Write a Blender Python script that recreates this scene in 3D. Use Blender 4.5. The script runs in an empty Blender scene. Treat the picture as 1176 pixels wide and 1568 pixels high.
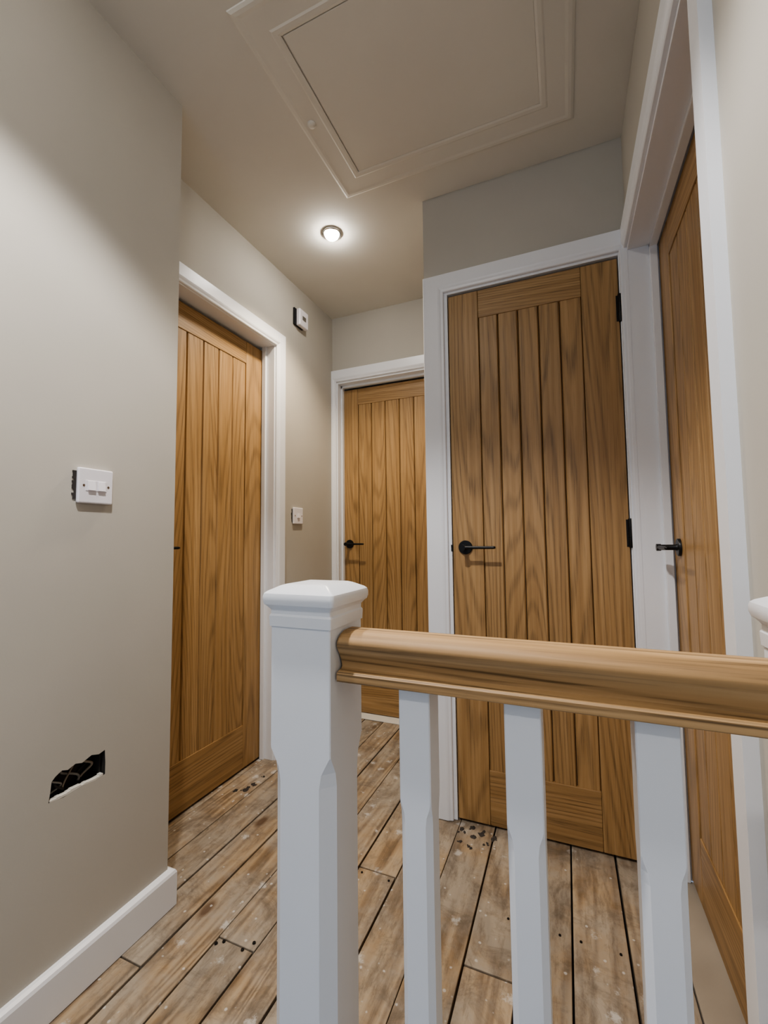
import bpy, bmesh, math, random
from mathutils import Vector, Matrix
random.seed(4)
S=bpy.context.scene
COL=S.collection
# ------------------------------------------------------------ dimensions (metres)
H=1.0313                     # camera height above floor
CEIL=2.414
XL1,YL1=-1.0787,0.949        # near left wall plane / its end
XL2,Y2=-1.3074,2.3087        # recessed left wall, far wall
Y1=1.6259; XE=-0.4952; XR=0.2236
# ------------------------------------------------------------ materials
def newmat(name):
    m=bpy.data.materials.new(name); m.use_nodes=True
    nt=m.node_tree; b=nt.nodes['Principled BSDF']
    return m,nt,b
def N(nt,t,**k):
    n=nt.nodes.new(t)
    for a,v in k.items(): setattr(n,a,v)
    return n
def L(nt,a,b): nt.links.new(a,b)
def ramp(nt,fac,stops,interp='LINEAR'):
    r=N(nt,'ShaderNodeValToRGB'); r.color_ramp.interpolation=interp
    e=r.color_ramp.elements
    while len(e)<len(stops): e.new(0.5)
    for i,(p,c) in enumerate(stops):
        e[i].position=p; e[i].color=(c[0],c[1],c[2],1) if not isinstance(c,(int,float)) else (c,c,c,1)
    L(nt,fac,r.inputs[0]); return r.outputs[0]
def math_(nt,op,a,b=None,c=None):
    n=N(nt,'ShaderNodeMath',operation=op)
    for i,v in enumerate((a,b,c)):
        if v is None: continue
        if isinstance(v,(int,float)): n.inputs[i].default_value=v
        else: L(nt,v,n.inputs[i])
    return n.outputs[0]
def mixc(nt,fac,a,b,mode='MIX'):
    n=N(nt,'ShaderNodeMix',data_type='RGBA',blend_type=mode)
    for sock,v in ((n.inputs[0],fac),(n.inputs[6],a),(n.inputs[7],b)):
        if isinstance(v,(int,float)): sock.default_value=v
        elif isinstance(v,tuple): sock.default_value=(*v,1)
        else: L(nt,v,sock)
    return n.outputs[2]
def noise(nt,vec,scale,detail=3,rough=.5,dist=0):
    n=N(nt,'ShaderNodeTexNoise'); n.inputs['Scale'].default_value=scale
    n.inputs['Detail'].default_value=detail; n.inputs['Roughness'].default_value=rough
    n.inputs['Distortion'].default_value=dist
    L(nt,vec,n.inputs['Vector']); return n.outputs['Fac']
def objvec(nt,scale=(1,1,1),island=0.0):
    tc=N(nt,'ShaderNodeTexCoord'); mp=N(nt,'ShaderNodeMapping')
    mp.inputs['Scale'].default_value=scale
    L(nt,tc.outputs['Object'],mp.inputs['Vector'])
    if not island: return mp.outputs[0],None
    g=N(nt,'ShaderNodeNewGeometry')
    m=math_(nt,'MULTIPLY',g.outputs['Random Per Island'],island)
    cb=N(nt,'ShaderNodeCombineXYZ'); 
    for i in range(3): L(nt,m,cb.inputs[i])
    v=N(nt,'ShaderNodeVectorMath',operation='ADD'); L(nt,mp.outputs[0],v.inputs[0]); L(nt,cb.outputs[0],v.inputs[1])
    return v.outputs[0],g.outputs['Random Per Island']
def bump(nt,b,h,strength,dist=.001):
    n=N(nt,'ShaderNodeBump'); n.inputs['Strength'].default_value=strength; n.inputs['Distance'].default_value=dist
    L(nt,h,n.inputs['Height']); L(nt,n.outputs[0],b.inputs['Normal'])
def paint(name,col,rough=.6,bs=.1,scale=250,var=.04):
    m,nt,b=newmat(name); v,_=objvec(nt)
    n1=noise(nt,v,2.5,3); 
    lo=tuple(c*(1-var) for c in col); hi=tuple(min(1,c*(1+var)) for c in col)
    L(nt,ramp(nt,n1,[(.3,lo),(.7,hi)]),b.inputs['Base Color'])
    b.inputs['Roughness'].default_value=rough
    bump(nt,b,noise(nt,v,scale,2),bs,.0006)
    return m
def flat(name,col,rough=.5,metal=0):
    m,nt,b=newmat(name); b.inputs['Base Color'].default_value=(*col,1)
    b.inputs['Roughness'].default_value=rough; b.inputs['Metallic'].default_value=metal
    v,_=objvec(nt); bump(nt,b,noise(nt,v,400,2),.05,.0003)
    return m
def oak(name,axis,light,mid,dark,rough=.42,ringk=190,bs=.2,island=37.0,lines=.42,cross=4.6):
    """axis 0/1/2 : grain direction"""
    m,nt,b=newmat(name)
    sc=[cross]*3; sc[axis]=.34
    v,rnd=objvec(nt,tuple(sc),island)
    n=noise(nt,v,1.0,1.0,.4,.05)
    # steady gradient across the board keeps the growth lines fine everywhere
    sep=N(nt,'ShaderNodeSeparateXYZ'); L(nt,v,sep.inputs[0])
    n=math_(nt,'ADD',n,math_(nt,'MULTIPLY',sep.outputs[0 if axis!=0 else 2],.16))
    n=math_(nt,'ADD',n,math_(nt,'MULTIPLY',noise(nt,objvec(nt,tuple(x*9 for x in sc),island)[0],1.0,2),.010))
    s=math_(nt,'MULTIPLY_ADD',math_(nt,'SINE',math_(nt,'MULTIPLY',n,ringk)),.5,.5)
    sc2=[300,300,300]; sc2[axis]=7
    v2,_=objvec(nt,tuple(sc2),91.0)
    pores=noise(nt,v2,1.0,3,.6)
    sc3=[70,70,70]; sc3[axis]=1.6
    v3,_=objvec(nt,tuple(sc3),53.0)
    streak=noise(nt,v3,1.0,2,.5)
    base=ramp(nt,streak,[(.30,dark),(.5,mid),(.70,light)])
    ln=ramp(nt,s,[(.0,1.0),(.25,.45),(.55,0.0)])
    pm=ramp(nt,pores,[(.38,1.0),(.60,.40)])
    c=mixc(nt,math_(nt,'MULTIPLY',math_(nt,'MULTIPLY',ln,pm),lines*1.5),base,tuple(x*.48 for x in dark))
    pm2=ramp(nt,pores,[(.34,.68),(.46,1.0)])
    c=mixc(nt,.6,c,pm2,'MULTIPLY')
    tone=math_(nt,'MULTIPLY_ADD',rnd,.14,.93)
    hs=N(nt,'ShaderNodeHueSaturation'); L(nt,c,hs.inputs['Color']); L(nt,tone,hs.inputs['Value'])
    L(nt,hs.outputs[0],b.inputs['Base Color'])
    b.inputs['Roughness'].default_value=rough
    bump(nt,b,pores,bs,.0005)
    return m
M={}
M['wall']=paint('wall_paint_taupe',(.48,.455,.405),.75,.12)
M['ceil']=paint('ceiling_paint',(.68,.65,.585),.85,.12)
M['gloss']=paint('white_satinwood',(.79,.81,.85),.32,.06,60,.01)
M['hatchp']=paint('hatch_white',(.70,.67,.603),.7,.08)
lt,md,dk=(.445,.285,.135),(.385,.238,.105),(.325,.193,.08)
M['oakz']=oak('oak_vertical_grain',2,lt,md,dk)
M['oakx']=oak('oak_rail_grain_x',0,lt,md,dk)
M['oakrail']=oak('oak_handrail',0,(.52,.345,.175),(.43,.27,.125),(.33,.195,.082),.55,150,.4,37.0,.65,9.0)
M['black']=flat('matt_black_metal',(.012,.012,.013),.38,.4)
M['plastic']=flat('white_plastic',(.80,.78,.82),.3)
M['chrome']=flat('brushed_nickel',(.55,.55,.55),.25,1)
M['dark']=paint('dark_cavity',(.04,.034,.03),.9,1.0,60,.6)
M['cable']=flat('grey_cable',(.30,.29,.27),.5)
M['glassw']=flat('added_window_white',(.8,.8,.8),.4)
M['bare']=paint('bare_plaster_edge',(.36,.31,.25),.9,.5,90,.25)
def emis(name,col,st):
    m,nt,b=newmat(name); b.inputs['Base Color'].default_value=(*col,1)
    b.inputs['Emission Color'].default_value=(*col,1); b.inputs['Emission Strength'].default_value=st; return m
M['lamp']=emis('lamp_lens',(1,.95,.88),170)
def floormat():
    m,nt,b=newmat('old_pine_boards')
    v,rnd=objvec(nt,(7,.6,7),31.0)
    n=noise(nt,v,1.0,2,.5,.3)
    s=math_(nt,'MULTIPLY_ADD',math_(nt,'SINE',math_(nt,'MULTIPLY',n,80)),.5,.5)
    v3,_=objvec(nt,(75,1.8,75),11.0)
    st=noise(nt,v3,1.0,4,.65)
    t=math_(nt,'ADD',math_(nt,'MULTIPLY',s,.40),math_(nt,'MULTIPLY',st,.60))
    c=ramp(nt,t,[(.22,(.155,.10,.054)),(.5,(.31,.215,.125)),(.80,(.42,.315,.20))])
    vg,_=objvec(nt,(1,1,1),5.0)
    g=noise(nt,vg,4,7,.68)
    c=mixc(nt,ramp(nt,g,[(.38,0.0),(.58,.72)]),c,(.345,.31,.26))
    g2=noise(nt,vg,9,7,.78,.6)
    c=mixc(nt,ramp(nt,g2,[(.50,0.0),(.66,.65)]),c,(.11,.085,.062))
    vsc,_=objvec(nt,(34,7,34),5.0)
    g3=noise(nt,vsc,1,5,.75)
    c=mixc(nt,ramp(nt,g3,[(.50,0.0),(.64,.50)]),c,(.105,.076,.05))
    vk,_=objvec(nt,(6.5,3.0,.01),7.0)
    vo=N(nt,'ShaderNodeTexVoronoi'); vo.inputs['Scale'].default_value=1.0; L(nt,vk,vo.inputs['Vector'])
    kn=ramp(nt,vo.outputs['Distance'],[(.06,1.0),(.13,0.0)])
    c=mixc(nt,math_(nt,'MULTIPLY',kn,.8),c,(.08,.038,.016))
    vs_,_=objvec(nt,(1,1,.01))
    v4=N(nt,'ShaderNodeTexVoronoi'); v4.inputs['Scale'].default_value=14; 
    dn=noise(nt,vs_,60,5,.75)
    L(nt,vs_,v4.inputs['Vector'])
    sp=math_(nt,'MULTIPLY_ADD',dn,.8,v4.outputs['Distance'])
    sel=N(nt,'ShaderNodeSeparateColor'); L(nt,v4.outputs['Color'],sel.inputs[0])
    msk=math_(nt,'MULTIPLY',ramp(nt,sp,[(.48,1.0),(.62,0.0)]),math_(nt,'GREATER_THAN',sel.outputs[0],.45))
    v5=N(nt,'ShaderNodeTexVoronoi'); v5.inputs['Scale'].default_value=55; L(nt,vs_,v5.inputs['Vector'])
    sel5=N(nt,'ShaderNodeSeparateColor'); L(nt,v5.outputs['Color'],sel5.inputs[0])
    sp5=math_(nt,'MULTIPLY_ADD',dn,.4,v5.outputs['Distance'])
    m5=math_(nt,'MULTIPLY',ramp(nt,sp5,[(.34,1.0),(.44,0.0)]),math_(nt,'GREATER_THAN',sel5.outputs[0],.84))
    msk=math_(nt,'MAXIMUM',math_(nt,'MULTIPLY',msk,.62),math_(nt,'MULTIPLY',m5,.7))
    c=mixc(nt,msk,c,(.58,.56,.53))
    tone=math_(nt,'MULTIPLY_ADD',rnd,.24,.92)
    hs=N(nt,'ShaderNodeHueSaturation'); L(nt,c,hs.inputs['Color']); L(nt,tone,hs.inputs['Value'])
    L(nt,hs.outputs[0],b.inputs['Base Color'])
    b.inputs['Roughness'].default_value=.62
    bump(nt,b,math_(nt,'ADD',st,math_(nt,'MULTIPLY',g2,.7)),.5,.002)
    return m
M['floor']=floormat()
# ------------------------------------------------------------ mesh helpers
def mesh_obj(name,bm,mats,parent=None,smooth=False,bevel=0,segs=2):
    bmesh.ops.recalc_face_normals(bm,faces=bm.faces)
    me=bpy.data.meshes.new(name); bm.to_mesh(me); bm.free()
    for m in (mats if isinstance(mats,(list,tuple)) else [mats]): me.materials.append(m)
    ob=bpy.data.objects.new(name,me); COL.objects.link(ob)
    if smooth:
        for p in me.polygons: p.use_smooth=True
    if bevel:
        md=ob.modifiers.new('bev','BEVEL'); md.width=bevel; md.segments=segs; md.limit_method='ANGLE'; md.angle_limit=math.radians(35)
    if parent: ob.parent=parent
    return ob
def box(bm,x0,x1,y0,y1,z0,z1,mi=0):
    vs=[bm.verts.new((x,y,z)) for x in (x0,x1) for y in (y0,y1) for z in (z0,z1)]
    for f in ((0,1,3,2),(4,6,7,5),(0,4,5,1),(2,3,7,6),(0,2,6,4),(1,5,7,3)):
        fc=bm.faces.new([vs[i] for i in f]); fc.material_index=mi
    return vs
def boxes(name,lst,mat,parent=None,bevel=0,segs=2):
    bm=bmesh.new()
    for b in lst: box(bm,*b)
    return mesh_obj(name,bm,mat,parent,False,bevel,segs)
def empty(name,loc=(0,0,0),rotz=0):
    e=bpy.data.objects.new(name,None); COL.objects.link(e); e.location=loc; e.rotation_euler=(0,0,rotz); e.empty_display_size=.1
    return e
def lathe(name,prof,mat,axis='Z',n=40,parent=None,loc=(0,0,0),smooth=True):
    bm=bmesh.new(); rings=[]
    for r,z in prof:
        ring=[]
        for i in range(n):
            a=2*math.pi*i/n; c,s=math.cos(a)*r,math.sin(a)*r
            p={'Z':(c,s,z),'Y':(c,z,s),'X':(z,c,s)}[axis]
            ring.append(bm.verts.new(Vector(p)+Vector(loc)))
        rings.append(ring)
    for a,b in zip(rings,rings[1:]):
        for i in range(n): bm.faces.new((a[i],a[(i+1)%n],b[(i+1)%n],b[i]))
    bm.faces.new(rings[0]); bm.faces.new(rings[-1])
    ob=mesh_obj(name,bm,mat,parent,smooth)
    if smooth:
        md=ob.modifiers.new('es','EDGE_SPLIT'); md.split_angle=math.radians(40)
    return ob
def tube(name,pts,r,mat,parent=None):
    c=bpy.data.curves.new(name,'CURVE'); c.dimensions='3D'; c.bevel_depth=r; c.bevel_resolution=4; c.use_fill_caps=True
    s=c.splines.new('POLY'); s.points.add(len(pts)-1)
    for i,p in enumerate(pts): s.points[i].co=(*p,1)
    c.materials.append(mat); ob=bpy.data.objects.new(name,c); COL.objects.link(ob)
    if parent: ob.parent=parent
    return ob
# ------------------------------------------------------------ room shell
BACK=-2.3
bm=bmesh.new(); box(bm,-1.75,XL1,BACK,YL1,-.30,CEIL)
wl=mesh_obj('wall_left',bm,[M['wall'],M['dark']])
bm=bmesh.new()
out=[(.629,.455),(.66,.451),(.70,.455),(.735,.452),(.757,.456),(.757,.485),(.755,.515),(.74,.511),(.722,.517),(.70,.509),(.685,.514),(.668,.508),(.655,.513),(.642,.506),(.634,.498),(.632,.475)]
a=[bm.verts.new((XL1+.03,y,z)) for y,z in out]; b=[bm.verts.new((XL1-.045,y,z)) for y,z in out]
bm.faces.new(a); bm.faces.new(b)
for i in range(len(out)): bm.faces.new((a[i],a[(i+1)%len(out)],b[(i+1)%len(out)],b[i]))
for f in bm.faces: f.material_index=1
cut=mesh_obj('cut',bm,[M['wall'],M['dark']])
md=wl.modifiers.new('b','BOOLEAN'); md.operation='DIFFERENCE'; md.object=cut; md.solver='EXACT'
dg=bpy.context.evaluated_depsgraph_get(); me=bpy.data.meshes.new_from_object(wl.evaluated_get(dg))
wl.modifiers.clear(); wl.data=me; bpy.data.objects.remove(cut,do_unlink=True)
bb=empty('electrical_back_box')
boxes('box_rim',[(XL1-.043,XL1-.012,.634,.637,.460,.506),(XL1-.043,XL1-.012,.750,.753,.460,.506),(XL1-.044,XL1-.041,.634,.753,.460,.506)],M['dark'],bb)
bm=bmesh.new()
for k in range(16):
    y0=.632+k*.0075
    box(bm,XL1-.012,XL1-.0005,y0,y0+.0078,.452,.4565+random.uniform(0,.004))
mesh_obj('plaster_lip',bm,M['ceil'],bb)
for k in range(6):
    y0=.648+.017*k
    a1,a2=random.uniform(2,7),random.uniform(.006,.018)
    pts=[(XL1-.028+.010*math.sin(t*3+k),y0+a2*math.sin(t*a1+k*2.3)+.012*t*((-1)**k),.460+.046*t) for t in [i/14 for i in range(15)]]
    tube('cable_%d'%k,pts,.0020+.0006*(k%2),(M['cable'],M['dark'],M['bare'])[k%3],bb)
LT=2.0  # opening head
oy0,oy1=.968,1.728
boxes('wall_left_far',[(-1.48,XL2,YL1,oy0-.012,0,CEIL),(-1.48,XL2,oy1+.02,Y2+.12,0,CEIL),(-1.48,XL2,oy0-.012,oy1+.02,LT+.02,CEIL)],M['wall'])
fx0,fx1=-1.268,-.515
boxes('wall_far',[(XL2,fx0-.02,Y2,Y2+.14,0,CEIL),(fx0-.02,XE+.1,Y2,Y2+.14,LT+.01,CEIL),(fx1+.01,XE+.1,Y2,Y2+.14,0,LT+.01)],M['wall'])
D1,D2=-.398,.194
boxes('wall_closet',[(XE,D1-.022,Y1,Y1+.10,0,CEIL),(D2+.012,XR,Y1,Y1+.10,0,CEIL),(D1-.022,D2+.012,Y1,Y1+.10,LT+.012,CEIL),
                     (XE,XE+.10,Y1+.10,Y2,0,CEIL)],M['wall'])
ry0,ry1=.795,1.608
boxes('wall_right',[(XR,XR+.14,BACK,ry0-.02,-.3,CEIL),(XR,XR+.14,ry0-.02,Y1+.10,LT+.012,CEIL),(XR+.0001,XR+.14,ry1+.02,Y1+.10,0,LT+.012)],M['wall'])
boxes('ceiling',[(-1.75,XR+.14,BACK-.1,Y2+.14,CEIL,CEIL+.1)],M['ceil'])
# rooms behind the doors are closed off so no outside light leaks through
for i,b_ in enumerate([(-1.80,-1.76,YL1,2.75,0,CEIL),(-1.76,.70,2.70,2.75,0,CEIL),(.66,.70,.3,2.70,0,CEIL),(XR+.14,.66,.3,.35,0,CEIL)]):
    boxes('wall_room_behind_%d'%(i+1),[b_],M['wall'])
for i,b_ in enumerate([(-1.76,.66,Y2+.15,2.70,CEIL-.02,CEIL),(XR+.15,.66,.35,Y2+.15,CEIL-.02,CEIL)]):
    boxes('ceiling_room_behind_%d'%(i+1),[b_],M['ceil'])
for i,b_ in enumerate([(-1.76,-1.51,YL1,2.70,-.04,-.005),(-1.5,.66,2.455,2.70,-.04,-.005),(.361,.66,.35,2.45,-.04,-.005),(-.43,.36,1.725,2.45,-.04,-.005)]):
    boxes('floor_room_behind_%d'%(i+1),[b_],M['bare'])
boxes('wall_back',[(-1.75,-.75,BACK-.1,BACK,-.3,CEIL),(.05,XR+.14,BACK-.1,BACK,-.3,CEIL),(-.75,.05,BACK-.1,BACK,-.3,.9),(-.75,.05,BACK-.1,BACK,2.1,CEIL)],M['wall'])
wn=empty('added_window_1')  # unseen window, added as a setting for the cool fill lamp
boxes('frame',[(-.75,-.70,BACK-.07,BACK-.02,.9,2.1),(0,.05,BACK-.07,BACK-.02,.9,2.1),(-.70,0,BACK-.07,BACK-.02,.9,.95),(-.70,0,BACK-.07,BACK-.02,2.05,2.1),(-.37,-.33,BACK-.07,BACK-.02,.95,2.05)],M['glassw'],wn,.004)
# ------------------------------------------------------------ floor boards
gaps=[-1.50,-1.36,-1.232,-1.105,-.99,-.875,-.76,-.64,-.515,-.39,-.267,-.143,-.019,.110,.2345]
joints={5:[.934],6:[1.93],7:[1.29],8:[.70,2.1],4:[1.5],10:[1.1],3:[.8,1.75],9:[1.75]}
FY=.43
bm=bmesh.new()
for i in range(len(gaps)-1):
    x0,x1=gaps[i],gaps[i+1]
    ys=[FY]+joints.get(i,[])+[2.45 if x1<-.45 else 1.72]
    for a,b in zip(ys,ys[1:]):
        g0=random.choice((.0012,.002,.003,.0042)); g1=random.choice((.001,.002,.0035))
        dz=random.uniform(-.0025,.0)
        box(bm,x0+g0,x1-g1,a+.002,b-.002,-.022,dz)
fl=mesh_obj('floor',bm,M['floor'],bevel=.0018,segs=2)
boxes('trim_6',[(.236,.36,.776,1.607,-.022,-.001)],M['bare'],bevel=.002)
boxes('subfloor',[(-1.07,.22,.53,1.60,-.06,-.0225),(-1.30,-.50,.955,2.30,-.06,-.0225)],M['dark'])
boxes('subfloor.001',[(-.49,.22,1.60,1.724,-.06,-.0225)],M['dark'])
boxes('subfloor.002',[(-1.50,-1.305,.955,2.45,-.06,-.0225)],M['dark'])
boxes('landing_fascia',[(XL1+.001,-.34,FY-.02,FY-.001,-.25,-.004),(-.254,.169,FY-.02,FY-.001,-.25,-.004)],M['gloss'],bevel=.003)
bm=bmesh.new()
for (x,y,r) in [(-.375,1.575,.012),(-.345,1.60,.010),(-.325,1.55,.011),(-.30,1.585,.014),(-.27,1.57,.013),(-.335,1.505,.007),(-.37,1.52,.006),(-.285,1.54,.008),(-1.27,1.50,.014),(-1.255,1.53,.012),(-1.285,1.47,.012),(-1.26,1.60,.008)]:
    for q in range(3):
        vs=[]; n=9; r2=r*random.uniform(.35,1.0); cx=x+random.uniform(-r,r); cy=y+random.uniform(-r,r)
        for k in range(n):
            a=2*math.pi*k/n; rr=r2*random.uniform(.5,1.2)
            vs.append(bm.verts.new((cx+rr*math.cos(a),cy+rr*math.sin(a)*1.2,.0004)))
        top=bm.verts.new((cx,cy,.0015+r2*.3))
        for k in range(n): bm.faces.new((vs[k],vs[(k+1)%n],top))
mesh_obj('floor_debris',bm,M['dark'])
bm=bmesh.new()
for x in (-.865,-.85,-.79,-.775):
    bmesh.ops.create_cone(bm,cap_ends=True,segments=10,radius1=.0045,radius2=.004,depth=.002,matrix=Matrix.Translation((x,.934+random.uniform(-.02,.02),.0005)))
for x in (-.62,-.53,-.18,-.05,.0,.09): 
    bmesh.ops.create_cone(bm,cap_ends=True,segments=10,radius1=.0035,radius2=.003,depth=.002,matrix=Matrix.Translation((x,1.27,.0005)))
mesh_obj('floor_nails',bm,M['black'])
# ------------------------------------------------------------ baseboard (left, wraps the corner)
bm=bmesh.new()
t=.018; prof=[(0,0),(t,0),(t,.088),(t-.003,.095),(t-.010,.099),(0,.100)]
path=[((XL1,BACK),(1,0)),((XL1,YL1),(1,1)),((XL1-.18,YL1),(0,1))]
st=[]
for (px,py),(dx,dy) in path: st.append([bm.verts.new((px+dx*d,py+dy*d,z)) for d,z in prof])
for a,b in zip(st,st[1:]):
    for k in range(len(prof)): bm.faces.new((a[k],a[(k+1)%len(prof)],b[(k+1)%len(prof)],b[k]))
bm.faces.new(st[0]); bm.faces.new(st[-1])
mesh_obj('baseboard_left',bm,M['gloss'])
# ------------------------------------------------------------ casings
CP=[(0,0),(0,.010),(.003,.0125),(.010,.0135),(.016,.0165),(.022,.018),(1,.018),(1,0)]
def casing(name,f,s0,s1,ztop,w0,w1,wt,z0=0,cap=True):
    bm=bmesh.new(); st=[]
    for (s,z,ds,dz) in ((s0,z0,-w0,0),(s0,ztop,-w0,wt),(s1,ztop,w1,wt),(s1,z0,w1,0)):
        row=[]
        for w,d in CP:
            if w==1: qs,qz=ds,dz
            else:
                qs=math.copysign(min(w,abs(ds)*.9),ds); qz=w if dz else 0
            row.append(bm.verts.new(f(s+qs,z+qz,d)))
        st.append(row)
    n=len(CP)
    for a,b in zip(st,st[1:]):
        for k in range(n): bm.faces.new((a[k],a[(k+1)%n],b[(k+1)%n],b[k]))
    bm.faces.new(st[0]); bm.faces.new(st[-1])
    return mesh_obj(name,bm,M['gloss'],bevel=.0015)
casing('trim_1',lambda s,z,d:Vector((XL2+d,s,z)),oy0-.003,oy1+.006,LT+.003,.012,.064,.07)
boxes('trim_1_lining',[(-1.47,XL2+.001,oy1,oy1+.02,0,LT+.02),(-1.47,XL2+.001,oy0-.012,oy0,0,LT+.02),(-1.47,XL2+.001,oy0,oy1,LT,LT+.02),
     (-1.374,-1.352,oy1-.012,oy1,0,LT)],M['gloss'],bevel=.0015)
casing('trim_2',lambda s,z,d:Vector((s,Y2-d,z)),fx0-.008,XE-.004,LT+.003,.030,.003,.07)
boxes('trim_2_lining',[(fx0-.02,fx0,Y2-.001,Y2+.13,0,LT+.01),(fx0,fx1,Y2-.001,Y2+.13,LT-.008,LT+.01),(fx0,fx0+.010,Y2+.04,Y2+.065,0,LT-.008),
     (fx0,fx1,Y2+.04,Y2+.065,LT-.022,LT-.008),(fx1-.0,fx1+.01,Y2-.001,Y2+.13,0,LT)],M['gloss'],bevel=.0015)
casing('trim_3',lambda s,z,d:Vector((s,Y1-d,z)),D1-.016,D2+.006,LT+.003,-XE+D1-.016,XR-D2-.0065,.07)
boxes('trim_3_lining',[(D1-.022,D1-.003,Y1-.001,Y1+.095,0,LT+.012),(D2+.003,D2+.012,Y1-.001,Y1+.095,0,LT+.012),(D1-.003,D2+.003,Y1-.001,Y1+.095,LT-.006,LT+.012),
     (D1-.003,D1+.010,Y1+.042,Y1+.09,0,LT-.006),(D2-.010,D2+.003,Y1+.042,Y1+.09,0,LT-.006)],M['gloss'],bevel=.0012)
casing('trim_4',lambda s,z,d:Vector((XR-d,s,z)),ry0-.003,ry1-.001,LT+.003,.066,.0005,.07)
boxes('trim_4_lining',[(XR-.006,XR+.13,ry0-.02,ry0,0,LT+.012),(XR-.001,XR+.13,ry1,ry1+.018,0,LT+.012),(XR-.001,XR+.13,ry0,ry1,LT-.006,LT+.012),
     (.286,.308,ry1-.012,ry1,0,LT-.006),(.286,.308,ry0,ry1,LT-.018,LT-.006)],M['gloss'],bevel=.0015)
boxes('trim_5',[(fx0,fx1,Y2+.0,Y2+.13,0,.006)],M['ceil'],bevel=.002)
# ------------------------------------------------------------ doors
def make_door(name,loc,rotz,w,h,nb,handle_x,lever_dir,hz,hinges=(),stile=.115,top=.108,bot=.19,keeper=None):
    """local: x along width, front face at y=0 facing -y"""
    E=empty(name,loc,rotz); t=.036; mo=.0035
    bm=bmesh.new()
    box(bm,0,stile,0,t,0,h,0); box(bm,w-stile,w,0,t,0,h,0)
    box(bm,stile+.0006,w-stile-.0006,0.0003,t,h-top,h,1); box(bm,stile+.0006,w-stile-.0006,0.0003,t,0,bot,1)
    slab=mesh_obj('frame',bm,[M['oakz'],M['oakx']],E,bevel=.0022)
    bm=bmesh.new()
    pw=(w-2*stile)/nb
    for i in range(nb):
        x0=stile+i*pw; x1=x0+pw
        g=.0011; c=.0036; y0=mo; yb=t-.004; z0,z1=bot-.004,h-top+.004
        pr=[(x0+g,y0+c*1.5),(x0+g+c,y0),(x1-g-c,y0),(x1-g,y0+c*1.5),(x1-g,yb),(x0+g,yb)]
        A=[bm.verts.new((x,y,z0)) for x,y in pr]; B=[bm.verts.new((x,y,z1)) for x,y in pr]
        for k in range(6): bm.faces.new((A[k],A[(k+1)%6],B[(k+1)%6],B[k]))
        bm.faces.new(A); bm.faces.new(B)
    mesh_obj('panel_boards',bm,M['oakz'],E)
    boxes('panel_core',[(stile-.01,w-stile+.01,mo+.010,t-.006,bot-.01,h-top+.01)],M['dark'],E)
    lathe('handle_rose',[(.026,0),(.026,-.006),(.0245,-.008),(.010,-.0085)],M['black'],'Y',40,E,(handle_x,0,hz))
    lathe('handle_neck',[(.0105,-.008),(.0085,-.014),(.0085,-.048),(.0105,-.050),(.0105,-.061)],M['black'],'Y',28,E,(handle_x,0,hz))
    d=lever_dir
    bm=bmesh.new(); st=[]
    for x,hh,yy in ((-.010,.0055,0),(.0,.0065,0),(.03,.0058,0),(.07,.0054,0),(.112,.0052,0),(.118,.0040,0)):
        st.append([bm.verts.new((handle_x+d*x,-.0555+yy+math.cos(a)*.0052,hz+math.sin(a)*hh)) for a in [2*math.pi*k/14 for k in range(14)]])
    for a,b in zip(st,st[1:]):
        for k in range(14): bm.faces.new((a[k],a[(k+1)%14],b[(k+1)%14],b[k]))
    bm.faces.new(st[0]); bm.faces.new(st[-1])
    mesh_obj('handle_lever',bm,M['black'],E,True)
    for k,(hx,z) in enumerate(hinges):
        o=lathe('hinge_%d'%(k+1),[(.0055,-.048),(.0065,-.045),(.0065,-.016),(.0058,-.0155),(.0058,-.0145),(.0065,-.014),(.0065,.014),(.0058,.0145),(.0058,.0155),(.0065,.016),(.0065,.045),(.0055,.048)],M['black'],'Z',18,E,(hx,-.004,z))
        boxes('hinge_leaf_%d'%(k+1),[(hx-.012,hx+.003,-.001,.002,z-.045,z+.045)],M['black'],E)
    if keeper is not None:
        boxes('latch_keep',[(keeper-.003,keeper+.004,-.003,.004,hz-.016,hz+.010)],M['black'],E)
    return E
DH=1.977
make_door('door_1',(-1.378,oy0+.002,.008),math.pi/2,oy1-oy0-.004,DH,6,.100,1,1.0,stile=.118)
make_door('door_2',(fx0+.003,Y2+.067,.010),0,.745,DH-.018,6,.040,1,.995,stile=.10,top=.10)
make_door('door_3',(D1,Y1+.002,.008),0,D2-D1,DH,5,.048,1,.99,hinges=((D2-D1+.003,1.80),(D2-D1+.003,1.035),(D2-D1+.003,.22)),keeper=-.004)
make_door('door_4',(.3126,ry1-.002,.008),-math.pi/2,ry1-ry0-.004,DH,6,.075,1,.99,stile=.118)
# ------------------------------------------------------------ loft hatch
LH=empty('loft_hatch',(0,0,0))
hx0,hx1,hy0,hy1=-.675,-.025,.905,1.390
bm=bmesh.new()
pr=[(-.004,0),(-.004,.006),(.003,.0075),(.014,.0075),(.019,.0055),(.070,.0050),(.079,.0065),(.088,.006),(.095,.003),(.096,0)]
st=[]
for cx,cy,dx,dy in ((hx0,hy0,-1,-1),(hx1,hy0,1,-1),(hx1,hy1,1,1),(hx0,hy1,-1,1)):
    st.append([bm.verts.new((cx+dx*o,cy+dy*o,CEIL-z)) for o,z in pr])
for i in range(4):
    a,b=st[i],st[(i+1)%4]
    for k in range(len(pr)-1): bm.faces.new((a[k],a[k+1],b[k+1],b[k]))
mesh_obj('frame_moulding',bm,M['hatchp'],LH)
boxes('panel',[(hx0+.008,hx1-.004,hy0+.007,hy1-.004,CEIL-.0055,CEIL-.0005)],M['hatchp'],LH,.0015)
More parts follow.
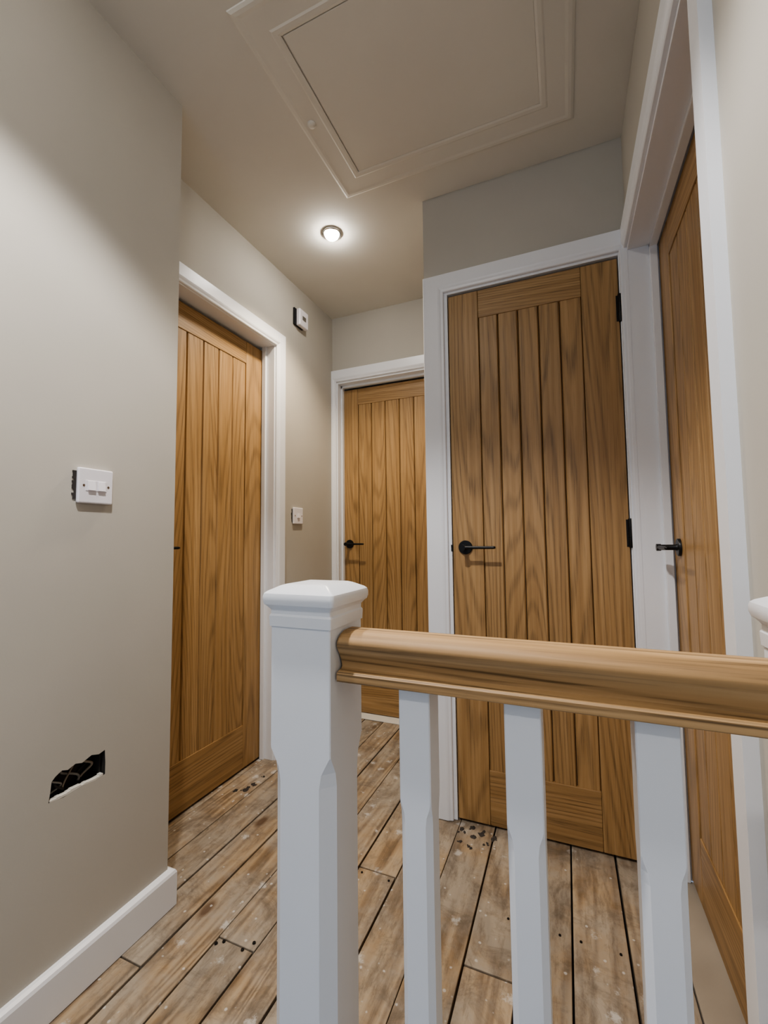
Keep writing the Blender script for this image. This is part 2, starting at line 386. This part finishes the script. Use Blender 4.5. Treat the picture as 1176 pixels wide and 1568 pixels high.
lathe('catch',[(.014,0),(.014,-.004),(.010,-.008),(.004,-.009)],M['hatchp'],'Z',24,LH,(-.73,1.158,CEIL-.005))
# ------------------------------------------------------------ downlights
def downlight(name,x,y,power,size=125,blend=.85,col=(1,.86,.70)):
    E=empty(name,(x,y,CEIL))
    lathe('bezel',[(.030,-.004),(.032,-.0085),(.038,-.0095),(.0425,-.006),(.0435,0.0)][::-1],M['chrome'],'Z',48,E)
    lathe('lens',[(.030,-.004),(.029,-.016),(.022,-.023),(.002,-.025)],M['lamp'],'Z',36,E)
    l=bpy.data.lights.new(name+'_beam','SPOT'); l.energy=power; l.spot_size=math.radians(size); l.spot_blend=blend
    l.shadow_soft_size=.03; l.color=col
    o=bpy.data.objects.new('beam',l); COL.objects.link(o); o.parent=E; o.location=(0,0,-.066)
    return E
downlight('ceiling_downlight',-.927,1.637,33,120,.7,(1,.84,.64))
downlight('ceiling_downlight.001',-.50,.30,46,112,.35,(1,.97,.95))
downlight('ceiling_downlight.002',-.42,-.75,20,132,1.0,(1,.96,.93))
l=bpy.data.lights.new('added_cool_fill','AREA'); l.shape='RECTANGLE'; l.size=.7; l.size_y=1.1; l.energy=4; l.color=(.50,.70,1)  # added bluish fill lamp behind the camera, no known source
o=bpy.data.objects.new('cool_fill_lamp',l); COL.objects.link(o); o.location=(-.35,BACK-.015,1.5); o.rotation_euler=(math.radians(90),0,0)
w=bpy.data.worlds.new('World'); S.world=w; w.use_nodes=True
w.node_tree.nodes['Background'].inputs[0].default_value=(.62,.76,1,1); w.node_tree.nodes['Background'].inputs[1].default_value=.25
# ------------------------------------------------------------ switches
def switch(name,loc,rotz,size=.086,rockers=2,th=.011,w=None):
    """front faces local -y"""
    E=empty(name,loc,rotz); h=size/2; w=(w or size)/2
    boxes('plate',[(-w,w,-th,-.001,-h,h)],M['plastic'],E,.0035,3)
    if rockers:
        boxes('rocker_bed',[(-.0145*rockers*.9,.0145*rockers*.9,-th-.0012,-th+.001,-.013,.013)],M['plastic'],E,.0008)
        for i in range(rockers):
            cx=(i-(rockers-1)/2)*.024
            bm=bmesh.new()
            vs=[(cx-.009,-th-.001,-.0115),(cx+.009,-th-.001,-.0115),(cx+.009,-th-.001,.0115),(cx-.009,-th-.001,.0115)]
            tp=[(cx-.009,-th-.0055,-.0115),(cx+.009,-th-.0055,-.0115),(cx+.009,-th-.002,.0115),(cx-.009,-th-.002,.0115)]
            A=[bm.verts.new(v) for v in vs]; B=[bm.verts.new(v) for v in tp]
            for k in range(4): bm.faces.new((A[k],A[(k+1)%4],B[(k+1)%4],B[k]))
            bm.faces.new(A); bm.faces.new(B)
            mesh_obj('rocker_%d'%(i+1),bm,M['plastic'],E,bevel=.0008)
    for i,sx in enumerate((-1,1)):
        lathe('screw_%d'%(i+1),[(.0032,-th+.0005),(.0030,-th-.0008),(.0005,-th-.001)],M['chrome'],'Y',16,E,(sx*.0302,0,0))
    bm=bmesh.new(); n=14
    for k in range(n):
        z0=-h*.8+k*(h*1.6/n); d=random.uniform(.003,.009)
        box(bm,-w-d,-w+.006,-.0022,-.0004,z0,z0+h*1.6/n)
    mesh_obj('recess_gap',bm,M['dark'],E)
    return E
switch('light_switch',(XL1,.706,1.170),math.pi/2)
switch('light_switch.001',(XL2,1.925,1.160),math.pi/2,rockers=1)
E=empty('wall_sounder_box',(XL2,1.938,2.233),math.pi/2)
boxes('back_plate',[(-.052,.030,-.010,-.0005,-.046,.046)],M['black'],E,.001)
boxes('cover',[(-.036,.046,-.034,-.010,-.046,.046)],M['plastic'],E,.005,3)
boxes('label',[(-.012,.022,-.0348,-.0338,-.012,.012)],M['chrome'],E)
# ------------------------------------------------------------ stair balustrade
def stopped_post(bm,cx,cy,s,z0,z1,zs,ch,tr=.02,xclip=None):
    def ring(z,c):
        p=[(-s+c,-s),(s-c,-s),(s,-s+c),(s,s-c),(s-c,s),(-s+c,s),(-s,s-c),(-s,-s+c)]
        r=[]
        for x,y in p:
            X=cx+x
            if xclip is not None: X=min(X,xclip)
            r.append(bm.verts.new((X,cy+y,z)))
        return r
    e=.0012
    sec=[(z0,ch),(zs-tr,ch),(zs-tr*.55,ch*.80),(zs-tr*.2,ch*.35),(zs,e),(z1,e)]
    R=[ring(z,c) for z,c in sec]
    for a,b in zip(R,R[1:]):
        for k in range(8): bm.faces.new((a[k],a[(k+1)%8],b[(k+1)%8],b[k]))
    bm.faces.new(R[0]); bm.faces.new(R[-1])
def newel(name,cx,cy,xclip=None):
    E=empty(name)
    bm=bmesh.new(); stopped_post(bm,cx,cy,.0415,-.20,.936,.782,.015,.036,xclip)
    mesh_obj('post',bm,M['gloss'],E)
    bm=bmesh.new()
    def sq(h,z,c,n=4):
        r=[]
        for sx,sy,a0 in ((1,1,0),(-1,1,90),(-1,-1,180),(1,-1,270)):
            for k in range(n+1):
                a=math.radians(a0+90*k/n)
                X=cx+sx*(h-c)+math.cos(a)*c; Y=cy+sy*(h-c)+math.sin(a)*c
                if xclip is not None: X=min(X,xclip)
                r.append(bm.verts.new((X,Y,z)))
        return r
    sec=[(.0432,.927,.002),(.0436,.936,.002),(.0436,.9395,.002),(.0420,.942,.002),(.0422,.947,.002),(.0455,.951,.003),(.0485,.9535,.004),(.0500,.958,.005),(.0500,.9635,.005),(.0490,.967,.005),(.046,.9695,.004),(.034,.9755,.003),(.029,.977,.002)]
    R=[sq(*s) for s in sec]; n=len(R[0])
    for a,b in zip(R,R[1:]):
        for k in range(n): bm.faces.new((a[k],a[(k+1)%n],b[(k+1)%n],b[k]))
    bm.faces.new(R[0]); bm.faces.new(R[-1])
    o=mesh_obj('cap',bm,M['gloss'],E,True); md=o.modifiers.new('es','EDGE_SPLIT'); md.split_angle=math.radians(24)
    return E
NX,NY=-.297,.485
newel('newel_post',NX,NY)
newel('newel_post.001',.2115,NY,XR-.0005)
bm=bmesh.new()
half=[(0,.922),(.011,.9216),(.020,.9192),(.0265,.9148),(.0295,.9105),(.0298,.9070),(.0275,.9020),(.0235,.8965),(.0195,.8895),(.0172,.8835),(.0172,.8800),(.0200,.8780),(.0285,.8768),(.0305,.8750),(.0305,.8665),(.0295,.8655)]
loop=half+[(-y,z) for y,z in half[::-1][:-1]]
x0,x1=NX+.0440,.169
A=[bm.verts.new((x0,NY+y,z)) for y,z in loop]; B=[bm.verts.new((x1,NY+y,z)) for y,z in loop]
for k in range(len(loop)): bm.faces.new((A[k],A[(k+1)%len(loop)],B[(k+1)%len(loop)],B[k]))
bm.faces.new(A); bm.faces.new(B)
o=mesh_obj('handrail',bm,M['oakrail'],None,True); md=o.modifiers.new('es','EDGE_SPLIT'); md.split_angle=math.radians(32)
for i,bx in enumerate((-.1625,-.0470,.0705)):
    bm=bmesh.new(); stopped_post(bm,bx,NY,.018,.0,.866,.742,.0065,.024)
    mesh_obj('baluster' if i==0 else 'baluster.%03d'%i,bm,M['gloss'])
# ------------------------------------------------------------ camera
f,p,yaw,ro=661.92,.0632,.3970,.0110
cd=bpy.data.cameras.new('camera'); cam=bpy.data.objects.new('camera',cd); COL.objects.link(cam)
cd.sensor_fit='HORIZONTAL'; cd.sensor_width=36; cd.lens=36*f/1176; cd.clip_start=.02
Rt=Vector((math.cos(yaw),math.sin(yaw),0)); Fh=Vector((-math.sin(yaw),math.cos(yaw),0)); Z=Vector((0,0,1))
F=Fh*math.cos(p)+Z*math.sin(p); U=Z*math.cos(p)-Fh*math.sin(p)
R2=Rt*math.cos(ro)-U*math.sin(ro); U2=Rt*math.sin(ro)+U*math.cos(ro)
mt=Matrix((R2,U2,-F)).transposed().to_4x4(); mt.translation=Vector((0,0,H))
cam.matrix_world=mt; S.camera=cam
S.view_settings.view_transform='AgX'; S.view_settings.look='AgX - Medium High Contrast'; S.view_settings.exposure=0.72
